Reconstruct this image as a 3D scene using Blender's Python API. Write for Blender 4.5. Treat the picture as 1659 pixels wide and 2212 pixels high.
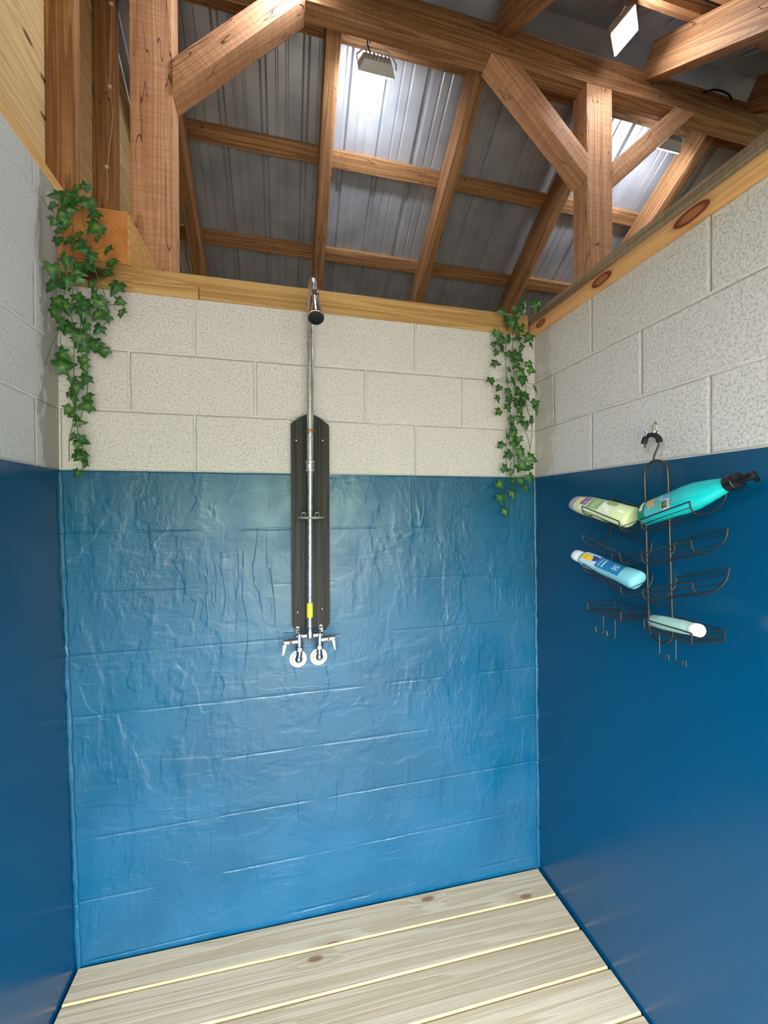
import bpy, bmesh, math, random
from mathutils import Vector, Matrix

for o in list(bpy.data.objects): bpy.data.objects.remove(o)
SC = bpy.context.scene
COL = SC.collection
PI = math.pi
V = Vector

# ------------------------------------------------------------------ camera
FPX = 876.88
CAM = V((0.7071, -1.5384, 1.5570))
YAW, PITCH, ROLL = 0.2433, -0.0049, -0.0054
def cam_axes():
    cy, sy, cp, sp = math.cos(YAW), math.sin(YAW), math.cos(PITCH), math.sin(PITCH)
    f = V((sy*cp, cy*cp, sp)); r0 = V((cy, -sy, 0)); u0 = r0.cross(f)
    cr, sr = math.cos(ROLL), math.sin(ROLL)
    return r0*cr + u0*sr, -r0*sr + u0*cr, f
CR, CU, CF = cam_axes()
cd = bpy.data.cameras.new('camera'); co = bpy.data.objects.new('camera', cd); COL.objects.link(co)
cd.sensor_fit = 'HORIZONTAL'; cd.sensor_width = 36.0; cd.lens = FPX/1659*36.0
cd.clip_start = 0.02; cd.clip_end = 200
m = Matrix((CR, CU, -CF)).transposed().to_4x4(); m.translation = CAM
co.matrix_world = m
SC.camera = co

# ------------------------------------------------------------------ light, exposure
SC.view_settings.view_transform = 'Standard'
SC.view_settings.look = 'None'
SC.view_settings.gamma = 1.0
SC.view_settings.use_curve_mapping = False
SC.view_settings.exposure = 0.0
SKY = 25.0            # overcast sky outside the open front
LED = 140.0           # flood light lens
LED_REAR = 165.0
w = bpy.data.worlds.new('sky'); SC.world = w; w.use_nodes = True
nt = w.node_tree; bg = nt.nodes['Background']
tc = nt.nodes.new('ShaderNodeTexCoord'); sx = nt.nodes.new('ShaderNodeSeparateXYZ'); rp = nt.nodes.new('ShaderNodeValToRGB')
nt.links.new(tc.outputs['Generated'], sx.inputs[0]); nt.links.new(sx.outputs['Z'], rp.inputs[0])
er = rp.color_ramp.elements          # green tree line round the horizon, overcast sky above it
er[0].position = 0.0; er[0].color = (0.10, 0.17, 0.09, 1)
er[1].position = 0.13; er[1].color = (0.20, 0.28, 0.16, 1)
for p_, c_ in ((0.22, (0.97, 0.96, 1.0, 1)), (0.8, (0.80, 0.88, 1.0, 1))): e_ = er.new(p_); e_.color = c_
nt.links.new(rp.outputs[0], bg.inputs['Color']); bg.inputs['Strength'].default_value = SKY
try:
    SC.cycles.max_bounces = 10; SC.cycles.diffuse_bounces = 6; SC.cycles.glossy_bounces = 4
    SC.cycles.sample_clamp_indirect = 6.0
    SC.cycles.use_denoising = True
except Exception: pass
# light portal in the doorway behind the camera (guides sampling of the sky, gives no light itself)
DX0, DX1, DZ, YF = 0.12, 1.62, 2.04, -2.15
pl = bpy.data.lights.new('doorway_portal', 'AREA'); pl.shape = 'RECTANGLE'; pl.size = DX1-DX0; pl.size_y = DZ
pl.cycles.is_portal = True
po = bpy.data.objects.new('doorway_portal', pl); COL.objects.link(po)
po.location = ((DX0+DX1)/2, YF-0.12, DZ/2); po.rotation_euler = (PI/2, 0, 0)

# ------------------------------------------------------------------ helpers
def ray(x, y):
    return (CF*FPX + CR*(x-829.5) - CU*(y-1106)).normalized()
def at(x, y, Y=0.0):            # point of the photograph on the plane y = Y (parallel to the back wall)
    d = ray(x, y); return CAM + d*((Y-CAM.y)/d.y)
def atx(x, y, X):               # point of the photograph on the plane x = X (parallel to the side walls)
    d = ray(x, y); return CAM + d*((X-CAM.x)/d.x)

def link(o, parent=None):
    COL.objects.link(o)
    if parent is not None: o.parent = parent
    return o
def obj(name, bm, mats, parent=None, smooth=True, angle=40):
    me = bpy.data.meshes.new(name); bm.normal_update(); bm.to_mesh(me); bm.free()
    for m_ in (mats if isinstance(mats, (list, tuple)) else [mats]): me.materials.append(m_)
    o = bpy.data.objects.new(name, me)
    if smooth:
        for p in me.polygons: p.use_smooth = True
        try: me.set_sharp_from_angle(angle=math.radians(angle))
        except Exception: pass
    return link(o, parent)
def tag(o, label=None, cat=None, group=None, kind=None):
    if label: o['label'] = label
    if cat: o['category'] = cat
    if group: o['group'] = group
    if kind: o['kind'] = kind
    return o
def empty(name, loc, label, cat, group=None):
    o = bpy.data.objects.new(name, None); o.empty_display_size = 0.05; o.location = loc; link(o)
    return tag(o, label, cat, group)
def place(o, root):              # child built in world coordinates, kept where it is under its root
    o.parent = root; o.matrix_parent_inverse = Matrix.Translation(-V(root.location)); return o

def box(bm, x0, x1, y0, y1, z0, z1, mi=0):
    vs = [bm.verts.new((x, y, z)) for x in (x0, x1) for y in (y0, y1) for z in (z0, z1)]
    fs = []
    for q in ((0,1,3,2),(4,6,7,5),(0,4,5,1),(2,3,7,6),(0,2,6,4),(1,5,7,3)):
        f = bm.faces.new([vs[i] for i in q]); f.material_index = mi; fs.append(f)
    return vs, fs
def hexa(bm, pts, mi=0):         # 8 points: bottom 4 (ccw), top 4
    vs = [bm.verts.new(p) for p in pts]
    for q in ((3,2,1,0),(4,5,6,7),(0,1,5,4),(1,2,6,5),(2,3,7,6),(3,0,4,7)):
        f = bm.faces.new([vs[i] for i in q]); f.material_index = mi
    return vs
def bevel(bm, w_, seg=2):
    bmesh.ops.recalc_face_normals(bm, faces=bm.faces[:])
    bmesh.ops.bevel(bm, geom=bm.edges[:], offset=w_, segments=seg, profile=0.6, affect='EDGES', clamp_overlap=True)
def smooth_path(pts, n=6, closed=False):
    pts = [V(p) for p in pts]; out = []
    N = len(pts); rng = range(N if closed else N-1)
    for i in rng:
        p1, p2 = pts[i], pts[(i+1) % N]
        p0 = pts[(i-1) % N] if (closed or i > 0) else p1*2-p2
        p3 = pts[(i+2) % N] if (closed or i+2 < N) else p2*2-p1
        for k in range(n):
            t = k/n
            out.append(0.5*((2*p1)+(p2-p0)*t+(2*p0-5*p1+4*p2-p3)*t*t+(3*p1-p0-3*p2+p3)*t**3))
    if not closed: out.append(pts[-1])
    return out
def tube(bm, pts, r, n=10, closed=False, caps=True, mi=0):
    pts = [V(p) for p in pts]; N = len(pts)
    rs = r if isinstance(r, (list, tuple)) else [r]*N
    tang = []
    for i in range(N):
        a = pts[(i-1) % N] if (closed or i > 0) else pts[i]
        b = pts[(i+1) % N] if (closed or i < N-1) else pts[i]
        t = (b-a); tang.append(t.normalized() if t.length > 1e-9 else V((0,0,1)))
    up = V((0,0,1)) if abs(tang[0].z) < 0.9 else V((1,0,0))
    nrm = (up - tang[0]*up.dot(tang[0])).normalized()
    rings = []
    for i in range(N):
        nrm = (nrm - tang[i]*nrm.dot(tang[i]))
        nrm = nrm.normalized() if nrm.length > 1e-6 else tang[i].orthogonal().normalized()
        bn = tang[i].cross(nrm)
        rings.append([bm.verts.new(pts[i]+(nrm*math.cos(2*PI*k/n)+bn*math.sin(2*PI*k/n))*rs[i]) for k in range(n)])
    for i in range(N if closed else N-1):
        a, b = rings[i], rings[(i+1) % N]
        for k in range(n):
            f = bm.faces.new((a[k], a[(k+1) % n], b[(k+1) % n], b[k])); f.material_index = mi
    if caps and not closed:
        f = bm.faces.new(rings[0][::-1]); f.material_index = mi
        f = bm.faces.new(rings[-1]); f.material_index = mi
def lathe(bm, prof, origin, axis, n=28, sx=1.0, sy=1.0, ref=None, mi=0, caps=True):
    """prof: list of (radius, height) along axis from origin; sx, sy squash the ring"""
    axis = V(axis).normalized(); origin = V(origin)
    e1 = V(ref) if ref is not None else (V((0,0,1)) if abs(axis.z) < 0.9 else V((1,0,0)))
    e1 = (e1-axis*e1.dot(axis)).normalized(); e2 = axis.cross(e1)
    rings = []
    for r, h in prof:
        rings.append([bm.verts.new(origin+axis*h+(e1*math.cos(2*PI*k/n)*sx+e2*math.sin(2*PI*k/n)*sy)*max(r,1e-5)) for k in range(n)])
    for a, b in zip(rings, rings[1:]):
        for k in range(n):
            f = bm.faces.new((a[k], a[(k+1) % n], b[(k+1) % n], b[k])); f.material_index = mi
    if caps:
        f = bm.faces.new(rings[0][::-1]); f.material_index = mi
        f = bm.faces.new(rings[-1]); f.material_index = mi
    return rings
def lin(c):
    return tuple(((v/255)/12.92 if v/255 <= 0.04045 else ((v/255+0.055)/1.055)**2.4) for v in c) + (1,)

# ------------------------------------------------------------------ node materials
class M:
    def __init__(s, name, rough=0.5, spec=0.5, metal=0.0):
        s.m = bpy.data.materials.new(name); s.m.use_nodes = True; s.t = s.m.node_tree
        s.b = s.t.nodes['Principled BSDF']
        s.b.inputs['Roughness'].default_value = rough; s.b.inputs['Metallic'].default_value = metal
        s.b.inputs['Specular IOR Level'].default_value = spec
        s._c = None
    def n(s, t, **kw):
        x = s.t.nodes.new(t)
        for k, v in kw.items(): setattr(x, k, v)
        return x
    def put(s, inp, v):
        if hasattr(v, 'links') or isinstance(v, bpy.types.NodeSocket): s.t.links.new(v, inp)
        else: inp.default_value = v
    def coords(s):
        if s._c is None: s._c = s.n('ShaderNodeTexCoord')
        return s._c.outputs['Object']
    def xyz(s, v=None):
        x = s.n('ShaderNodeSeparateXYZ'); s.put(x.inputs[0], v if v is not None else s.coords()); return x.outputs
    def vec(s, x, y, z):
        c = s.n('ShaderNodeCombineXYZ')
        for i, v in enumerate((x, y, z)): s.put(c.inputs[i], v)
        return c.outputs[0]
    def math(s, op, a, b=0.0, c=0.0, clamp=False):
        x = s.n('ShaderNodeMath', operation=op, use_clamp=clamp)
        s.put(x.inputs[0], a); s.put(x.inputs[1], b); s.put(x.inputs[2], c); return x.outputs[0]
    def scale(s, v, sc, off=(0,0,0)):
        x = s.n('ShaderNodeMapping'); s.put(x.inputs['Vector'], v)
        x.inputs['Scale'].default_value = sc; x.inputs['Location'].default_value = off; return x.outputs[0]
    def noise(s, v, sc, detail=3, rough=0.5, dist=0.0):
        x = s.n('ShaderNodeTexNoise'); s.put(x.inputs['Vector'], v); s.put(x.inputs['Scale'], sc)
        x.inputs['Detail'].default_value = detail; x.inputs['Roughness'].default_value = rough
        x.inputs['Distortion'].default_value = dist; return x.outputs['Fac']
    def voro(s, v, sc, feature='F1', out='Distance', rnd=1.0):
        x = s.n('ShaderNodeTexVoronoi', feature=feature); s.put(x.inputs['Vector'], v); x.inputs['Scale'].default_value = sc
        x.inputs['Randomness'].default_value = rnd; return x.outputs[out]
    def step(s, v, a, b, lo=0.0, hi=1.0):       # smoothstep
        x = s.n('ShaderNodeMapRange', interpolation_type='SMOOTHSTEP'); s.put(x.inputs['Value'], v)
        for k, q in (('From Min', a), ('From Max', b), ('To Min', lo), ('To Max', hi)): x.inputs[k].default_value = q
        return x.outputs[0]
    def ramp(s, v, stops):
        x = s.n('ShaderNodeValToRGB'); s.put(x.inputs[0], v); e = x.color_ramp.elements
        while len(e) < len(stops): e.new(0.5)
        for i, (p, c) in enumerate(stops): e[i].position = p; e[i].color = c if len(c) == 4 else tuple(c)+(1,)
        return x.outputs[0]
    def mix(s, f, a, b, blend='MIX'):
        x = s.n('ShaderNodeMix', data_type='RGBA', blend_type=blend)
        s.put(x.inputs[0], f); s.put(x.inputs[6], a); s.put(x.inputs[7], b); return x.outputs[2]
    def rand(s):
        return s.n('ShaderNodeObjectInfo').outputs['Random']
    def bump(s, h, strength=1.0, dist=1.0, prev=None):
        x = s.n('ShaderNodeBump'); s.put(x.inputs['Height'], h); x.inputs['Strength'].default_value = strength
        x.inputs['Distance'].default_value = dist
        if prev is not None: s.t.links.new(prev, x.inputs['Normal'])
        s.t.links.new(x.outputs[0], s.b.inputs['Normal']); return x.outputs[0]
    def color(s, c): s.put(s.b.inputs['Base Color'], c)
    def rough(s, r): s.put(s.b.inputs['Roughness'], r)

def plain(name, rgb, rough=0.5, metal=0.0, spec=0.5):
    a = M(name, rough, spec, metal); a.color(lin(rgb)); return a.m

ZB, CH, BL = 1.693, 0.2032, 0.4064            # top of the blue paint, block course height, block length
def cmu(name, axis, j0, par, cut=None, base=(214,205,202), cutcol=(160,154,143)):
    a = M(name, 0.62, 0.35); x, y, z = a.xyz()
    u = x if axis == 'X' else a.math('MULTIPLY', y, -1.0)
    zz = a.math('DIVIDE', a.math('SUBTRACT', z, ZB), CH)
    row = a.math('FLOOR', zz); odd = a.math('ABSOLUTE', a.math('MODULO', a.math('ADD', row, 20+par), 2.0))
    uu = a.math('ADD', a.math('DIVIDE', a.math('SUBTRACT', u, j0), BL), a.math('MULTIPLY', odd, 0.5))
    def near(v, size):
        return a.math('MULTIPLY', a.math('ABSOLUTE', a.math('SUBTRACT', a.math('FRACT', a.math('ADD', v, 40.5)), 0.5)), size)
    wob = a.math('MULTIPLY', a.math('SUBTRACT', a.noise(a.coords(), 14, 2), 0.5), 0.004)
    d = a.math('ADD', a.math('MINIMUM', near(zz, CH), near(uu, BL)), wob)
    fade = a.step(a.noise(a.coords(), 3.2, 2), 0.30, 0.5, 0.45, 1.0)
    g = a.math('MULTIPLY', a.step(d, 0.0015, 0.0075, 1.0, 0.0), fade)
    pit = a.step(a.noise(a.coords(), 150, 4, 0.62), 0.34, 0.47)
    pit2 = a.step(a.noise(a.coords(), 62, 3, 0.6), 0.36, 0.62)
    h = a.math('ADD', a.math('MULTIPLY', g, -0.005), a.math('ADD', a.math('MULTIPLY', pit, 0.0009), a.math('MULTIPLY', pit2, 0.0008)))
    a.bump(h, 0.9, 1.0)
    c = a.mix(a.math('MULTIPLY', a.math('SUBTRACT', 1.0, pit), 0.35), lin(base), lin((150,144,134)))
    c = a.mix(a.math('MULTIPLY', g, 0.5), c, lin((216,211,202)))  # joints lightened in the colour to imitate the light they catch
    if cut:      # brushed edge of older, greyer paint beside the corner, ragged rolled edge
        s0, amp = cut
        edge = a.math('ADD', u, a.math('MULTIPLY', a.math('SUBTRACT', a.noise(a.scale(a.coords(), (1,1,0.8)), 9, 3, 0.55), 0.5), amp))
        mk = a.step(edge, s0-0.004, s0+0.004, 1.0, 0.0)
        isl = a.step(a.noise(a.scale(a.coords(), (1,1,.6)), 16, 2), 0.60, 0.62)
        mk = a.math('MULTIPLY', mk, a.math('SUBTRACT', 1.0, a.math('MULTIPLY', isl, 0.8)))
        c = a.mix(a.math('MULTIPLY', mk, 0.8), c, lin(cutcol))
    a.color(c); return a.m

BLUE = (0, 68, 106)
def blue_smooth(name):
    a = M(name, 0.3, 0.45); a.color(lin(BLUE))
    n1 = a.noise(a.coords(), 7, 3); n2 = a.noise(a.scale(a.coords(), (1,1,.25)), 60, 3)
    sp = a.step(a.voro(a.coords(), 7), 0.0, 0.016, 1.0, 0.0)
    h = a.math('ADD', a.math('MULTIPLY', n1, 0.0015), a.math('ADD', a.math('MULTIPLY', n2, 0.0003), a.math('MULTIPLY', sp, 0.0012)))
    a.bump(h, 0.6, 1.0)
    a.rough(a.step(n1, 0.3, 0.7, 0.19, 0.26)); return a.m
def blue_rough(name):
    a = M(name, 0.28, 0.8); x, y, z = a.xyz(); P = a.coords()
    a.color(a.mix(a.step(a.noise(P, 2.4, 2), .35, .65), lin((0,79,113)), lin((0,87,124))))  # back wall's blue lightened over the side walls to imitate stronger light on it
    big = a.noise(a.scale(P, (1,1,.8)), 2.4, 2, 0.4)
    vert = a.noise(a.scale(P, (9,1,.9), (0,0,3)), 3.2, 3, 0.55)
    # edges of trowelled layers
    def layer(sc, off, th, wd, stretch=(1,1,1)):
        return a.step(a.noise(a.scale(P, stretch, off), sc, 4, 0.55), th-wd, th+wd)
    l1 = layer(2.6, (3.1,0,1.7), 0.5, 0.008, (1,1,.6)); l2 = layer(4.3, (7.7,0,4.2), 0.52, 0.05, (1.3,1,.5)); l3 = layer(3.1, (1.2,0,9.3), 0.47, 0.035, (.55,1,1.5))
    # drips and trowel ridges
    rid = a.noise(a.scale(P, (1.0,1,.16)), 9, 3, 0.5, 0.3)
    rl = a.step(a.math('ABSOLUTE', a.math('SUBTRACT', rid, 0.5)), 0.0, 0.011, 1.0, 0.0)
    where = a.step(a.noise(a.scale(P, (1,1,1), (5,0,2)), 2.6, 2), 0.53, 0.66)
    rl = a.math('MULTIPLY', rl, where)
    hr = a.noise(a.scale(P, (.22,1,1.2), (2,0,6)), 12, 3, 0.5, 0.3)
    hl = a.math('MULTIPLY', a.step(a.math('ABSOLUTE', a.math('SUBTRACT', hr, 0.5)), 0.0, 0.012, 1.0, 0.0),
                a.step(a.noise(a.scale(P, (1,1,1), (9,0,3)), 2.5, 2), 0.50, 0.60))
    # coarse stipple patches
    st = a.math('MULTIPLY', a.noise(a.scale(P, (1,1,.7)), 70, 3, 0.6), a.step(a.noise(a.scale(P, (1,1,.7), (4,0,8)), 3.4, 2), 0.50, 0.66))
    zz = a.math('DIVIDE', a.math('SUBTRACT', z, ZB), CH)
    jd = a.math('MULTIPLY', a.math('ABSOLUTE', a.math('SUBTRACT', a.math('FRACT', a.math('ADD', zz, 40.5)), 0.5)), CH)
    jn = a.math('ADD', jd, a.math('MULTIPLY', a.math('SUBTRACT', a.noise(P, 7, 3), 0.5), 0.012))
    jl = a.math('MULTIPLY', a.step(jn, 0.001, 0.006, 1.0, 0.0), a.step(a.noise(a.scale(P, (1,1,1), (6,0,1)), 3.2, 2), 0.42, 0.54))
    h = a.math('ADD', a.math('MULTIPLY', big, 0.009), a.math('MULTIPLY', a.math('MULTIPLY', vert, where), 0.0012))
    for q, k in ((l1, .0008), (l2, .0014), (l3, .0012), (rl, .0009), (hl, .0004), (st, .0022), (jl, -.0016), (a.noise(P, 34, 4, .6), .0011)):
        h = a.math('ADD', h, a.math('MULTIPLY', q, k))
    a.bump(h, 1.0, 1.0)
    a.rough(a.step(a.noise(P, 5, 3), 0.32, 0.68, 0.30, 0.50)); return a.m

def wood(name, light, dark, rough=0.65, grain=1.0, knots=0.0, saw=0.0, spec=0.25, rnd=0.25, knotcol=(96,52,26), check=0.0, ringk=1.0):
    """grain runs along local X"""
    a = M(name, rough, spec); P = a.coords(); r = a.rand()
    off = a.math('MULTIPLY', r, 37.0)
    Pv = a.n('ShaderNodeVectorMath', operation='ADD'); a.put(Pv.inputs[0], P); a.put(Pv.inputs[1], a.vec(off, off, off)); Q = Pv.outputs[0]
    x, y, z = a.xyz(Q)
    kd = None
    if knots:
        kp = a.vec(a.math('MULTIPLY', x, 2.6), a.math('MULTIPLY', a.math('ADD', y, a.math('MULTIPLY', z, 1.3)), 6.5), 0.0)
        vn = a.n('ShaderNodeTexVoronoi', feature='F1', voronoi_dimensions='2D'); a.put(vn.inputs['Vector'], kp); vn.inputs['Scale'].default_value = knots; kd = a.math('ADD', vn.outputs['Distance'], a.math('MULTIPLY', a.math('LESS_THAN', a.xyz(vn.outputs['Color'])[0], 0.6 if spec > .26 else 0.3), 3.0))
        warp = a.step(kd, 0.0, 0.4, 0.10, 0.0)
    else: warp = 0.0
    lowf = a.noise(a.scale(Q, (.2, 7.5, 7.5)), 1.6, 2, 0.5)
    rings = a.math('FRACT', a.math('MULTIPLY', a.math('ADD', lowf, warp), 11.0*ringk))
    ring = a.math('MULTIPLY', a.step(rings, 0.0, .82), a.step(rings, .88, 1.0, 1.0, 0.0))
    fine = a.noise(a.scale(Q, (1.3, 60, 60)), 3.0, 3, 0.65)
    t = a.math('ADD', a.math('MULTIPLY', ring, 0.42*grain), a.math('MULTIPLY', fine, 0.75))
    c = a.ramp(t, [(0.12, lin(light)), (0.85, lin(dark))])
    c = a.mix(a.math('MULTIPLY', r, rnd), c, lin(tuple(v*0.72 for v in dark)))
    if kd is not None:
        kk = a.step(kd, 0.045, 0.085, 1.0, 0.0)
        halo = a.step(kd, 0.06, 0.2, 0.5, 0.0)
        c = a.mix(halo, c, lin(dark)); c = a.mix(kk, c, lin(knotcol))
    h = a.math('MULTIPLY', t, -0.0012)
    if saw:
        sw = a.noise(a.scale(Q, (90, 7, 7)), 1.0, 2, 0.5)
        h = a.math('ADD', h, a.math('MULTIPLY', sw, 0.0022*saw))
        c = a.mix(a.math('MULTIPLY', a.step(sw, .4, .65), .22*saw), c, lin(tuple(v*.62 for v in dark)))
    if check:
        ck = a.step(a.math('ABSOLUTE', a.math('SUBTRACT', a.noise(a.scale(Q, (.9, 14, 14)), 1.2, 2), 0.5)), 0.0, 0.006*check, 1.0, 0.0)
        c = a.mix(a.math('MULTIPLY', ck, .8), c, lin((50,28,16))); h = a.math('ADD', h, a.math('MULTIPLY', ck, -0.004))
    a.bump(h, 0.8, 1.0); a.color(c); return a.m

W_FIR = wood('fir_timber', (200,152,104), (138,96,64), saw=0.5, check=0.5, rnd=.2)
W_POST = wood('rough_sawn_post', (230,182,142), (192,138,102), saw=1.0, check=1.0, rnd=.12)
W_PINE = wood('pine_lumber', (232,190,126), (192,140,80), knots=0.8, rnd=.15)
W_PLATE = wood('treated_plate', (216,176,118), (172,128,74), knots=0.5, rnd=.12, knotcol=(84,50,28))
W_KNOT = wood('knotty_pine_plate', (232,180,124), (208,152,98), rnd=.05)
def add_knots(mat, knots):
    nt_ = mat.node_tree; b = nt_.nodes['Principled BSDF']; a = M.__new__(M); a.m, a.t, a.b, a._c = mat, nt_, b, None
    c = b.inputs['Base Color'].links[0].from_socket; x, y, z = a.xyz()
    for kx, kz, rx, rz in knots:
        u = a.math('DIVIDE', a.math('SUBTRACT', x, kx), rx); v = a.math('DIVIDE', a.math('SUBTRACT', z, kz), rz)
        d = a.math('SQRT', a.math('ADD', a.math('MULTIPLY', u, u), a.math('MULTIPLY', v, v)))
        d = a.math('ADD', d, a.math('MULTIPLY', a.math('SUBTRACT', a.noise(a.coords(), 25, 2), .5), .25))
        c = a.mix(a.step(d, .95, 1.5, .45, 0.0), c, lin((176,112,66)))
        c = a.mix(a.step(d, .92, 1.04, 1.0, 0.0), c, lin((112,52,34)))
        c = a.mix(a.step(d, .45, .80, .75, 0.0), c, lin((178,112,72)))
    nt_.links.new(c, b.inputs['Base Color'])
def plate_x(x, y): return .006-atx(x, y, 1.735).y-1.018
add_knots(W_KNOT, [(plate_x(1493,464), -.002, .050, .0185), (plate_x(1299,594), -.002, .043, .0175), (plate_x(1168,703), .000, .030, .014)])
W_GREY = wood('weathered_plate', (168,146,120), (120,100,80), saw=1.0, rnd=.1)
W_PLANK = wood('gable_plank', (240,212,164), (210,172,120), knots=0.9, rnd=.1, knotcol=(110,64,34))
W_DECK = wood('deck_board', (206,196,170), (168,152,120), grain=.75, knots=1.0, rnd=.22, knotcol=(134,104,80), spec=.3, ringk=.8)
W_EDGE = plain('fresh_board_edge', (226,198,142), 0.75)
W_DARK = wood('dark_stained_cedar', (62,58,57), (34,31,31), grain=1.0, rough=.55, rnd=0)

def steel(name):
    a = M(name, 0.38, 0.5, 0.35); P = a.coords()
    n1 = a.noise(P, 5, 3); a.color(a.ramp(n1, [(0.3, lin((150,153,160))), (0.7, lin((178,180,186)))]))
    a.rough(a.step(a.noise(a.scale(P, (1,1,1)), 12, 3), .3, .7, .3, .46)); a.bump(a.noise(P, 6, 2), .12, .02); return a.m
M_ROOF = steel('galvalume_sheet')
def galv(name):
    a = M(name, 0.34, 0.5, 0.9); P = a.coords()
    a.color(a.ramp(a.voro(P, 160, 'F1', 'Color'), [(0.0, lin((165,168,168))), (1.0, lin((205,208,210)))]))
    a.rough(a.step(a.noise(P, 60, 3), .3, .7, .26, .44)); return a.m
M_GALV = galv('galvanised_pipe')
M_CHROME = plain('chrome', (225,225,228), 0.09, 1.0)
M_SATIN = plain('satin_metal', (178,180,188), 0.26, 1.0)
M_BRASS = plain('copper_ring', (190,130,90), 0.3, 1.0)
M_BLACK = plain('black_plastic', (14,14,18), 0.35)
M_RUBBER = plain('black_rubber', (20,18,20), 0.6)
M_WIRE = plain('bronze_wire', (88,80,74), 0.32, 0.85)
M_YEL = plain('yellow_tape', (214,198,60), 0.5)
M_WHITE = plain('white_plastic', (226,226,226), 0.4)
M_CABLE = plain('pale_cable', (196,170,140), 0.5)
M_LAMPBODY = plain('lamp_housing', (190,188,184), 0.45)
def emit(name, rgb, s_):
    m_ = bpy.data.materials.new(name); m_.use_nodes = True; b = m_.node_tree.nodes['Principled BSDF']
    b.inputs['Base Color'].default_value = lin(rgb); b.inputs['Emission Color'].default_value = lin(rgb); b.inputs['Emission Strength'].default_value = s_
    return m_
M_LED = emit('led_lens', (240,246,255), LED)
M_LEDR = emit('led_lens_rear', (240,246,255), LED_REAR)
def concrete(name, a0, b0):
    a = M(name, 0.9, 0.2); n1 = a.noise(a.coords(), 6, 5); a.color(a.ramp(n1, [(.3, lin(a0)), (.7, lin(b0))])); a.bump(a.noise(a.coords(), 90, 3), .4, .01); return a.m
M_CONC = concrete('concrete_slab', (90,86,80), (120,116,108))
M_GROUND = concrete('gravel_ground', (104,106,92), (146,142,128))

# ------------------------------------------------------------------ setting
ZW = 2.2965                 # top of back and right block walls
XR, XRB = 1.7592, 1.7690    # right wall: face at the top, at the floor
XLB = 0.042                 # left wall face leans in at the floor
bm = bmesh.new()
box(bm, 0.0, 5.0, 0.0, 0.15, ZB, ZW, 0); box(bm, -0.0, 5.0, -0.003, 0.15, -0.12, ZB, 1)
for a_, b_ in (((.004,-.005,ZB-.006), (.0445,-.005,.06)), ((1.7545,-.005,ZB-.006), (1.7655,-.005,.02))):   # lumpy painted bead in both corners
    a_, b_ = V(a_), V(b_); rr = random.Random(7)
    tube(bm, [a_+(b_-a_)*k/60+V((rr.uniform(-.002,.002), 0, 0)) for k in range(61)], [.0075+rr.uniform(-.002,.0025) for k in range(61)], 10, mi=1)
tag(obj('wall_back', bm, [cmu('block_wall_back', 'X', 0.2056, 1), blue_rough('blue_trowelled_paint_lit')], smooth=False), kind='structure')
bm = bmesh.new()
box(bm, XR, 1.91, -2.05, 0.0, ZB, ZW, 0)
hexa(bm, [(XRB,-2.05,-.12),(1.91,-2.05,-.12),(1.91,-.003,-.12),(XRB,-.003,-.12),(XR-.002,-2.05,ZB),(1.91,-2.05,ZB),(1.91,-.003,ZB),(XR-.002,-.003,ZB)], 1)
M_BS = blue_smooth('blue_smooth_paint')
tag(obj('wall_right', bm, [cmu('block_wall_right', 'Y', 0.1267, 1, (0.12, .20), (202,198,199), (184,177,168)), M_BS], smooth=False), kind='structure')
ZL = 2.598
bm = bmesh.new()
box(bm, -.19, 0.0, -1.45, 2.2, ZB, ZL, 0); box(bm, -.19, 0.0, -2.05, -1.45, ZB, 2.15, 0)
hexa(bm, [(-.19,-2.05,-.12),(XLB,-2.05,-.12),(XLB,-.003,-.12),(-.19,-.003,-.12),(-.19,-2.05,ZB),(.002,-2.05,ZB),(.002,-.003,ZB),(-.19,-.003,ZB)], 1)
box(bm, -.19, 0.0, 0.0, 2.85, -.12, ZB, 0); box(bm, -.19, 0, 2.2, 2.85, ZB, 2.2, 0)
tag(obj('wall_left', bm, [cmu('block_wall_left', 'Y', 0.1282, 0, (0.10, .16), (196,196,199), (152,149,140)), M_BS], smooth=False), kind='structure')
# outer walls that close the building
bm = bmesh.new()
box(bm, -.19, DX0, YF-.1, YF+.09, -.12, 2.24); box(bm, DX1, 5.0, YF-.1, YF+.09, -.12, 2.24); box(bm, DX0, DX1, YF-.1, YF+.09, DZ, 2.24)
tag(obj('wall_front', bm, W_PLANK, smooth=False), kind='structure')
bm = bmesh.new(); box(bm, -.19, 5.1, 2.86, 2.96, -.12, 2.2)  # unseen rear wall, added to keep sky light off the roof underside
tag(obj('wall_rear', bm, W_PLANK, smooth=False), kind='structure')
bm = bmesh.new(); box(bm, 5.0, 5.1, -2.2, 2.86, -.12, 2.25)
f = [bm.verts.new(p) for p in ((5.0,-2.2,2.25),(5.0,2.86,2.25),(5.0,.342,3.98),(5.1,-2.2,2.25),(5.1,2.86,2.25),(5.1,.342,3.98))]
for q in ((0,1,2),(5,4,3),(1,4,5,2),(0,2,5,3)): bm.faces.new([f[i] for i in q])
tag(obj('wall_far_right', bm, W_PLANK, smooth=False), kind='structure')
bm = bmesh.new(); box(bm, -.3, 5.2, -2.3, 3.0, -.168, -.035)
FLOOR = tag(obj('floor', bm, M_CONC, smooth=False), kind='structure')
bm = bmesh.new(); box(bm, -25, 25, -40, 20, -.3, -.17)
tag(obj('ground', bm, M_GROUND, smooth=False), kind='structure')

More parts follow.
